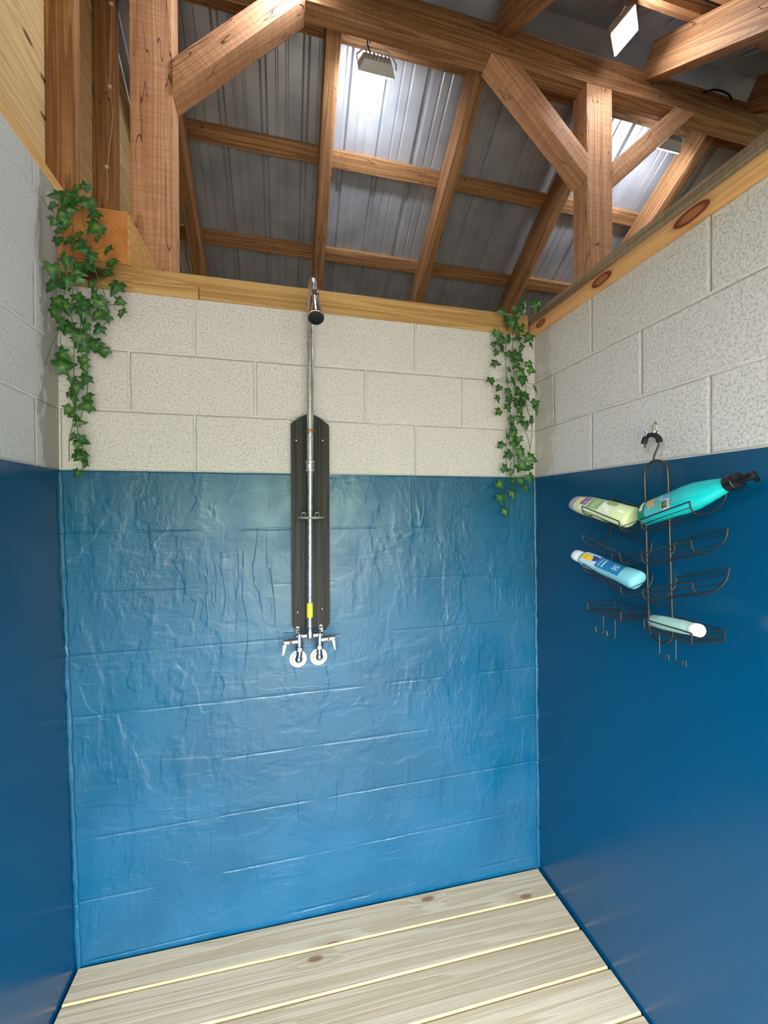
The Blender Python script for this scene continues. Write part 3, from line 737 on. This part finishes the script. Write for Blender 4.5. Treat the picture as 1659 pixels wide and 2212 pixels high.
def soap(s0, s1, z, name='soap_basket'):
    bm = bmesh.new(); Xo, Xi, h = 1.640, 1.742, .026
    top = [V((Xo,-s0,z+h)),V((Xo,-s1,z+h)),V((Xi,-s1,z+h)),V((Xi,-s0,z+h))]; bot = [p-V((0,0,h)) for p in top]
    for A in (top, bot): tube(bm, A, .0017, 8, closed=True)
    tube(bm, [p-V((0,0,h/2)) for p in top], .0010, 6, closed=True)
    for a_, b_ in zip(top, bot): tube(bm, [a_, b_], .0017, 8)
    for k in range(1, 8):
        x = Xo+(Xi-Xo)*k/8; tube(bm, [V((x,-s0,z)), V((x,-s1,z))], .0010, 6)
    cp(name, bm)
soap(.578, .448, 1.236); soap(.655, .785, 1.236)
for s0 in (.500, .545, .690, .735):
    bm = bmesh.new(); X = 1.652
    for d in (0,):
        sg = -1 if s0 < .6 else 1
        p = [V((X,-s0,1.235)), V((X,-s0,1.180)), V((X-.004,-(s0+sg*.004),1.174)), V((X-.006,-(s0+sg*.022),1.176)), V((X-.006,-(s0+sg*.026),1.190))]
        tube(bm, p, .0014, 7); tube(bm, [p[-1], p[-1]+V((0,-sg*.004,.0)), p[-1]+V((0,-sg*.006,-.014))], .0014, 7)
    cp('hanging_hook', bm)

# ------------------------------------------------------------------ bottles
def bottle(name, p0, p1, prof, sx, sy, mats, label, outn, capsplit=None):
    """loft along p0->p1 (fractions of its length); prof rows (t, halfwidth, halfdepth); outn = direction the label faces"""
    p0, p1 = V(p0), V(p1); ax = (p1-p0); L = ax.length; ax.normalize()
    n3 = V(outn); n3 = (n3-ax*n3.dot(ax)).normalized(); w3 = n3.cross(ax)
    root = empty(name, p0, label, 'bottle'); mx = Matrix((w3, n3, ax)).transposed(); root.rotation_euler = mx.to_euler()
    return root, L
def loft(bm, rows, n=32, pw=2.4, mi=0, caps=True):
    rings = []
    for z, a, b in rows:
        ring = []
        for k in range(n):
            t = 2*PI*k/n; c, s = math.cos(t), math.sin(t)
            ring.append(bm.verts.new((math.copysign(abs(c)**(2/pw), c)*a, math.copysign(abs(s)**(2/pw), s)*b, z)))
        rings.append(ring)
    for r0, r1 in zip(rings, rings[1:]):
        for k in range(n):
            f = bm.faces.new((r0[k], r0[(k+1) % n], r1[(k+1) % n], r1[k])); f.material_index = mi
    if caps: bm.faces.new(rings[0][::-1]).material_index = mi; bm.faces.new(rings[-1]).material_index = mi
def interp(rows, z):
    for r0, r1 in zip(rows, rows[1:]):
        if r0[0] <= z <= r1[0]:
            t = (z-r0[0])/max(r1[0]-r0[0], 1e-9); return r0[1]+(r1[1]-r0[1])*t, r0[2]+(r1[2]-r0[2])*t
    return rows[-1][1:]
def label_patch(name, rows, z0_, z1_, t0, t1, paint, palette, parent, nu=44, nv=60, pw=2.4):
    """curved label hugging the bottle; paint(u,v) -> palette index or None; u across 0..1, v along axis 0..1"""
    bm = bmesh.new(); grid = []
    for j in range(nv+1):
        z = z0_+(z1_-z0_)*j/nv; a, b = interp(rows, z); row = []
        for i in range(nu+1):
            t = t0+(t1-t0)*i/nu; c, s = math.cos(t), math.sin(t)
            row.append(bm.verts.new((math.copysign(abs(c)**(2/pw), c)*(a+.0006), math.copysign(abs(s)**(2/pw), s)*(b+.0006), z)))
        grid.append(row)
    for j in range(nv):
        for i in range(nu):
            q = paint((i+.5)/nu, (j+.5)/nv)
            if q is None: continue
            f = bm.faces.new((grid[j][i], grid[j][i+1], grid[j+1][i+1], grid[j+1][i])); f.material_index = q
    for v in [v for v in bm.verts if not v.link_faces]: bm.verts.remove(v)
    return obj(name, bm, palette, parent)
OUT = (-.64, -.50, .62)
def soft(name, rgb, rough=.28, trans=0.0):
    a = M(name, rough, .5); a.color(lin(rgb))
    if trans: a.b.inputs['Subsurface Weight'].default_value = trans; a.b.inputs['Subsurface Radius'].default_value = (.01,.01,.01)
    return a.m
# teal pump bottle
p0, p1 = atx(1391, 1112, 1.698), atx(1572, 1046, 1.690)
root, L = bottle('pump_bottle', p0, p1, None, 0, 0, None, 'turquoise pump bottle with starfish label in the top right cradle', OUT)
R0, D0 = .037, .026
rows = [(0,.026,.015),(.003,.032,.020),(.010,R0,D0),(L*.42,R0+.001,D0),(L*.55,R0+.0035,D0+.002),(L*.68,.0365,D0+.002),(L*.80,.031,.0225),(L*.90,.0235,.0195),(L*.97,.0175,.0165),(L,.0165,.0160)]
bm = bmesh.new(); loft(bm, rows, 36, 2.2); obj('bottle_body', bm, soft('turquoise_lotion', (20,198,204), .25, .15), root)
bm = bmesh.new(); lathe(bm, [(.0165,L-.002),(.0185,L),(.0185,L+.018),(.0165,L+.020),(.0165,L+.0205),(.0185,L+.022),(.0185,L+.026),(.010,L+.028),(.005,L+.0285),(.005,L+.040),(.0085,L+.041),(.0105,L+.052),(.009,L+.058),(.003,L+.060)], (0,0,0), (0,0,1), 24)
tube(bm, [(0,0,L+.049),(.004,-.012,L+.049),(.006,-.024,L+.046)], [.007,.006,.0045], 10)
obj('pump', bm, M_BLACK, root)
pal = [soft('teal_label_green', (0,132,110)), soft('starfish_tan', (222,178,104)), soft('sea_label', (76,178,196)), plain('label_black', (26,34,44), .4), soft('label_leaf', (108,176,104)), plain('label_white', (236,240,238), .4)]
def star(u, v, cu, cv, r, rot, asp):
    du, dv = (u-cu)*asp, (v-cv); d = math.hypot(du, dv); an = math.atan2(dv, du)+rot
    return d < r*(.34+.66*abs(math.cos(2.5*an))**3.0)
def teal(u, v):     # v=0 at the bottle's foot, u across
    if v < .22:
        if .42 < v*1.0+.32 < .47 and .25 < u < .62: return 5
        if .06 < v < .085 and .25 < u < .6: return 5
        return 0
    if star(u, v, .44, .40, .17, .4, .6) or star(u, v, .36, .285, .11, 1.1, .6): return 1
    if .74 < v < .93 and .52 < u < .86:
        if .90 < v or u < .55 or u > .83: return 5
        if .85 < v < .89: return 1
        if (.77 < v < .83) and int(u*40) % 3 == 0: return 5
        return 3
    if math.hypot((u-.68)*.6, v-.66) < .06: return 4
    r = math.hypot((u-.40)*.6, v-.66)
    if .03 < r < .045 or r < .014: return 5
    if u < .1 or u > .92: return None
    return 2
label_patch('label', rows, .006, L*.50, PI*.16, PI*.86, teal, pal, root, 60, 80, 2.2)
# pale green bottle
p0, p1 = atx(1368, 1119, 1.698), atx(1238, 1085, 1.698)
root, L = bottle('shampoo_bottle', p0, p1, None, 0, 0, None, 'pale green bottle with lilac cap in the top left cradle', OUT)
rows = [(0,.027,.016),(.003,.032,.021),(.008,.035,.0235),(L*.4,.036,.0245),(L*.7,.0345,.0235),(L*.82,.032,.022),(L*.865,.030,.0205)]
bm = bmesh.new(); loft(bm, rows, 36, 2.3); obj('bottle_body', bm, soft('pale_green_shampoo', (214,228,176), .22, .15), root)
bm = bmesh.new(); loft(bm, [(L*.862,.030,.0205),(L*.868,.0295,.020),(L*.93,.028,.019),(L*.975,.025,.0165),(L*.995,.020,.0125),(L,.012,.007)], 32, 2.3)
obj('cap', bm, soft('lilac_cap', (176,160,178), .3), root)
pal = [plain('lab_red', (206,92,96), .35), plain('lab_violet', (84,66,168), .35), soft('lab_green', (138,178,112)), plain('lab_white', (240,244,238), .35), soft('lab_clear', (222,232,206))]
def grn(u, v):
    if .78 < v < .95 and .30 < u < .85:
        if v > .90: return 0
        if .83 < v < .86 and int(u*30) % 2 == 0: return 3
        return 1
    if .46 < v <= .76 and .22 < u < .82:
        if (.60 < v < .63 or .54 < v < .56) and .3 < u < .72 and int(u*44) % 3: return 3
        return 2
    if .18 < v < .46 and abs((u-.25)-(v-.18)*1.3) < .10: return 3
    if .16 < v < .40 and .55 < u < .82: return 2
    if .95 > v > .12: return 4
    return None
label_patch('label', rows, L*.12, L*.80, PI*.18, PI*.84, grn, pal, root, 50, 70, 2.3)
# blue bottle
p0, p1 = atx(1382, 1256, 1.698), atx(1240, 1197, 1.698)
root, L = bottle('lotion_bottle', p0, p1, None, 0, 0, None, 'blue tinted bottle with white cap in the lower left cradle', OUT)
rows = [(0,.022,.013),(.004,.028,.018),(.012,.0305,.020),(L*.12,.030,.0200),(L*.25,.027,.019),(L*.45,.0265,.0185),(L*.65,.028,.0195),(L*.78,.027,.019),(L*.83,.023,.017),(L*.845,.019,.0155)]
bm = bmesh.new(); loft(bm, rows, 36, 2.4); obj('bottle_body', bm, soft('aqua_lotion', (128,200,218), .2, .15), root)
bm = bmesh.new(); loft(bm, [(L*.84,.0195,.0158),(L*.85,.0205,.0165),(L*.93,.0205,.0165),(L*.98,.018,.0145),(L,.012,.009)], 32, 2.2); obj('cap', bm, plain('white_cap', (244,246,248), .25), root)
pal = [plain('lab_yellow', (248,204,60), .35), plain('lab_navy', (38,60,150), .35), plain('lab_blue', (16,122,186), .35), plain('lab_pale', (196,218,236), .35), plain('lab_brown', (150,92,30), .35)]
def blu(u, v):
    r = math.hypot((u-.52)*.9, (v-.88)*1.1)
    if r < .17:
        if abs(v-.90) < .015 and .4 < u < .7 and int(u*40) % 2: return 4
        return 0
    if math.hypot((u-.60)*.75, (v-.70)*1.2) < .12: return 1
    if .05 < v < .62 and .18 < u < .92:
        if .14 < v < .26 and .42 < u < .72 and (int(u*18)+int(v*22)) % 2: return 3
        if .40 < v < .60 and int(v*40) % 3 == 0 and .3 < u < .85: return 3
        return 2
    if .1 < u < .95: return 3 if v > .55 else None
    return None
label_patch('label', rows, L*.16, L*.80, PI*.16, PI*.80, blu, pal, root, 50, 70, 2.4)
# small clear bottle lying in the soap basket
p0, p1 = atx(1404, 1349, 1.672), atx(1516, 1363, 1.652)
p0.z = max(p0.z, 1.255); p1.z = max(p1.z, 1.255)
root, L = bottle('travel_bottle', p0, p1, None, 0, 0, None, 'small clear green bottle with white cap lying in the right soap basket', OUT)
rows = [(0,.004,.004),(.004,.011,.010),(.012,.0165,.0145),(L*.3,.018,.0155),(L*.7,.0175,.0152),(L*.83,.015,.0142),(L*.85,.0135,.0135)]
bm = bmesh.new(); loft(bm, rows, 32, 2.1); obj('bottle_body', bm, soft('clear_green_gel', (168,208,200), .12, .1), root)
bm = bmesh.new(); lathe(bm, [(.0145,L*.845),(.0155,L*.86),(.0155,L*.97),(.013,L*.99),(.001,L)], (0,0,0), (0,0,1), 24); obj('cap', bm, plain('white_screw_cap', (244,240,230), .35), root)

# ------------------------------------------------------------------ ivy
def leafmat(name):
    a = M(name, .42, .45); at_ = a.n('ShaderNodeAttribute', attribute_name='tone')
    c = a.ramp(at_.outputs['Fac'], [(0.0, lin((20,58,22))), (.45, lin((44,96,34))), (1.0, lin((124,150,62)))])
    a.color(c); a.b.inputs['Subsurface Weight'].default_value = .05; return a.m
M_LEAF = leafmat('ivy_leaf'); M_STEM = plain('ivy_stem', (70,98,52), .5)
def leaf(bm, lay, c, size, rot, tilt, rnd, bright):
    # five-lobed ivy leaf, folded slightly along the midrib
    out = [(0,-.02),(.18,-.20),(.42,-.18),(.36,.06),(.56,.30),(.27,.36),(.18,.62),(0,.92)]
    pts = out + [(-x, y) for x, y in out[-2:0:-1]]
    pts = [(x*(1+rnd.uniform(-.12,.12)), y*(1+rnd.uniform(-.08,.08))) for x, y in pts]
    mx = Matrix.Rotation(tilt[0], 3, 'X') @ Matrix.Rotation(tilt[1], 3, 'Z') @ Matrix.Rotation(rot, 3, 'Y')
    def T(x, y, d): return c + mx @ V((x*size, d*size, -(y-.3)*size))
    ctr = bm.verts.new(T(0, .22, -.05)); ctr[lay] = min(1, .62*bright+.2)
    vs = []
    for x, y in pts:
        v = bm.verts.new(T(x, y, .30*abs(x)+.10*(y-.3)**2)); v[lay] = max(0, .16*bright+rnd.uniform(-.05,.08)); vs.append(v)
    rib = bm.verts.new(T(0, .55, -.02)); rib[lay] = .5*bright
    n = len(vs); tip = 7
    for i in range(n):
        j = (i+1) % n
        if i in (6, 7): continue
        bm.faces.new((ctr, vs[i], vs[j]))
    bm.faces.new((ctr, vs[6], rib)); bm.faces.new((vs[6], vs[7], rib)); bm.faces.new((vs[7], vs[8], rib)); bm.faces.new((rib, vs[8], ctr))
def garland(name, leaves, stems, cv, lab, seed, Yf, XLIM):
    rnd = random.Random(seed); root = None
    P0 = at(*cv(leaves[-1][0], leaves[-1][1]), -.05)
    root = empty('ivy_garland', (P0.x, -.05, P0.z), lab, 'ivy', 'trailing ivy in the corners')
    bmS = bmesh.new(); SP = []
    for st in stems:
        pts = [at(*cv(x, y), Yf(x, y, rnd)*.8-.012) for x, y in st]
        pts = [V((min(max(p.x, XLIM[0]), XLIM[1]), p.y, p.z)) for p in pts]
        s_ = smooth_path(pts, 5); SP += s_; tube(bmS, s_, .0013, 6)
    bm = bmesh.new(); lay = bm.verts.layers.float.new('tone')
    for x, y, sz in leaves:
        px = cv(x, y); c = at(*px, Yf(x, y, rnd))
        size = sz*cv.k/FPX*(c-CAM).dot(CF)*1.10
        c.x = min(max(c.x, XLIM[0]+size*.25), XLIM[1]-size*.25)
        br = rnd.uniform(.55, 1.25)
        leaf(bm, lay, c, size, rnd.gauss(0, .7), (rnd.uniform(-.45,.55), rnd.uniform(-.6,.6)), rnd, br)
        if SP:
            near = min(SP, key=lambda q: (q-c).length + abs(q.z-c.z-.02)*.5)
            if (near-c).length < .12:
                mid_ = (near+c)/2+V((0,-.004,-.006)); tube(bmS, smooth_path([near, mid_, c+V((0,.003,.3*size))], 3), .0008, 5)
    fo = obj('foliage', bm, M_LEAF, smooth=False); place(fo, root)
    place(obj('stems', bmS, M_STEM), root)
class CV:
    def __init__(s, ox, oy, k): s.ox, s.oy, s.k = ox, oy, 1/k
    def __call__(s, x, y): return s.ox+x*s.k, s.oy+y*s.k
LV = [(380,130,90),(450,130,90),(510,75,60),(575,75,60),(430,160,100),(500,160,90),(600,190,90),(350,190,70),(560,180,80),(620,250,80),(400,250,70),(360,300,80),(430,310,80),(630,340,110),(470,220,80),(390,360,70),(445,420,90),(380,430,70),(520,390,60),(640,415,60),(540,440,70),(500,460,80),(430,550,70),(560,490,80),(600,540,80),(705,490,80),(735,575,100),(500,600,90),(590,600,90),(350,630,100),(440,570,80),(530,640,80),(700,640,80),(310,720,110),(440,700,90),(520,690,70),(605,720,70),(765,740,100),(430,730,70),(630,800,80),(520,810,80),(385,840,100),(680,850,100),(795,835,70),(560,840,90),(430,870,90),(360,915,90),(800,910,70),(460,880,80),(550,920,90),(640,920,90),(690,930,80),(520,880,60),(400,980,80),(460,1010,110),(560,1000,80),(650,1020,80),(500,1050,70),(550,1080,110),(600,1110,110),(640,1130,80),(685,1165,90),(550,1140,90),(520,1100,90),(420,1195,100),(430,1260,110),(555,1230,70),(560,1275,70),(570,1350,80),(480,1360,60),(500,1410,90),(465,1450,60),(485,1490,80),(580,1470,80),(570,1530,90),(455,1555,70),(475,1585,70),(530,1635,70),(480,1730,60),(550,1760,80),(505,1790,60),(530,1840,80),(515,1870,60),(555,1870,70),(555,1915,60),(505,1975,60)]
LS = [[(470,140),(485,390),(480,560),(490,700),(475,900),(490,1080),(490,1290),(490,1600),(460,1750),(460,1895)], [(540,200),(555,320),(610,500),(640,650),(700,800),(715,950),(660,1010)],
      [(470,560),(520,800),(540,1080),(545,1290),(580,1350),(575,1450),(540,1590),(515,1690),(565,1850),(560,1930),(510,1970)], [(400,150),(420,400),(430,720),(410,900),(390,1030),(340,1130),(290,1260)], [(480,540),(560,600),(640,640)], [(620,860),(700,860),(790,850)]]
garland('left', LV, LS, CV(0, 380, 3.0733), 'trailing ivy hanging in the left back corner over the sawn block', 11,
        lambda x, y, r: -(.035+.05*max(0, (480-x)/200)+r.uniform(0,.025)+(.02 if y < 720 else 0)), (.006, 1.7))
RV = [(340,290,70),(460,270,70),(535,230,80),(640,245,110),(520,290,80),(400,340,80),(470,340,90),(390,390,90),(440,400,90),(520,440,70),(480,470,80),(300,475,75),(350,510,80),(400,540,80),(565,520,100),(600,580,65),(330,550,80),(470,520,70),(270,580,50),(345,610,90),(510,620,80),(290,650,60),(290,740,80),(400,660,70),(450,680,90),(490,700,80),(460,760,80),(580,755,75),(600,800,80),(405,800,60),(510,830,100),(250,895,80),(450,900,90),(520,890,90),(395,895,50),(310,960,60),(400,990,70),(480,990,90),(545,1020,90),(635,965,85),(310,1050,70),(410,1060,80),(470,1085,90),(530,1080,90),(625,1095,80),(650,1150,85),(310,1165,75),(400,1130,80),(510,1150,90),(490,1220,80),(430,1240,90),(600,1240,90),(550,1280,80),(450,1300,80),(440,1350,80),(400,1380,60),(480,1415,80),(340,1450,70),(440,1440,70),(415,1540,90),(390,1540,80),(505,1510,90),(490,1560,80),(600,1570,100),(370,1660,75),(520,1640,120),(425,1690,60),(590,1640,60),(580,1740,80),(440,1770,70),(515,1770,80),(555,1830,75),(320,1800,75),(440,1880,70),(330,1920,80),(375,2040,70)]
RS = [[(430,330),(390,480),(370,700),(385,900),(390,1200),(410,1300),(430,1450),(445,1600),(440,1740)], [(450,340),(430,490),(440,800),(450,1000),(480,1200),(560,1380),(580,1500),(570,1650),(600,1740)], [(470,380),(500,560),(510,750),(540,900),(550,1100),(600,1280),(585,1480)], [(420,1600),(400,1690),(400,1800),(375,1880),(385,2030)]]
garland('right', RV, RS, CV(1000, 600, 4.02), 'trailing ivy hanging in the right back corner under the knotty plate', 23,
        lambda x, y, r: -(.032+.07*max(0, (x-470)/180)+r.uniform(0,.02)), (1.2, 1.752))
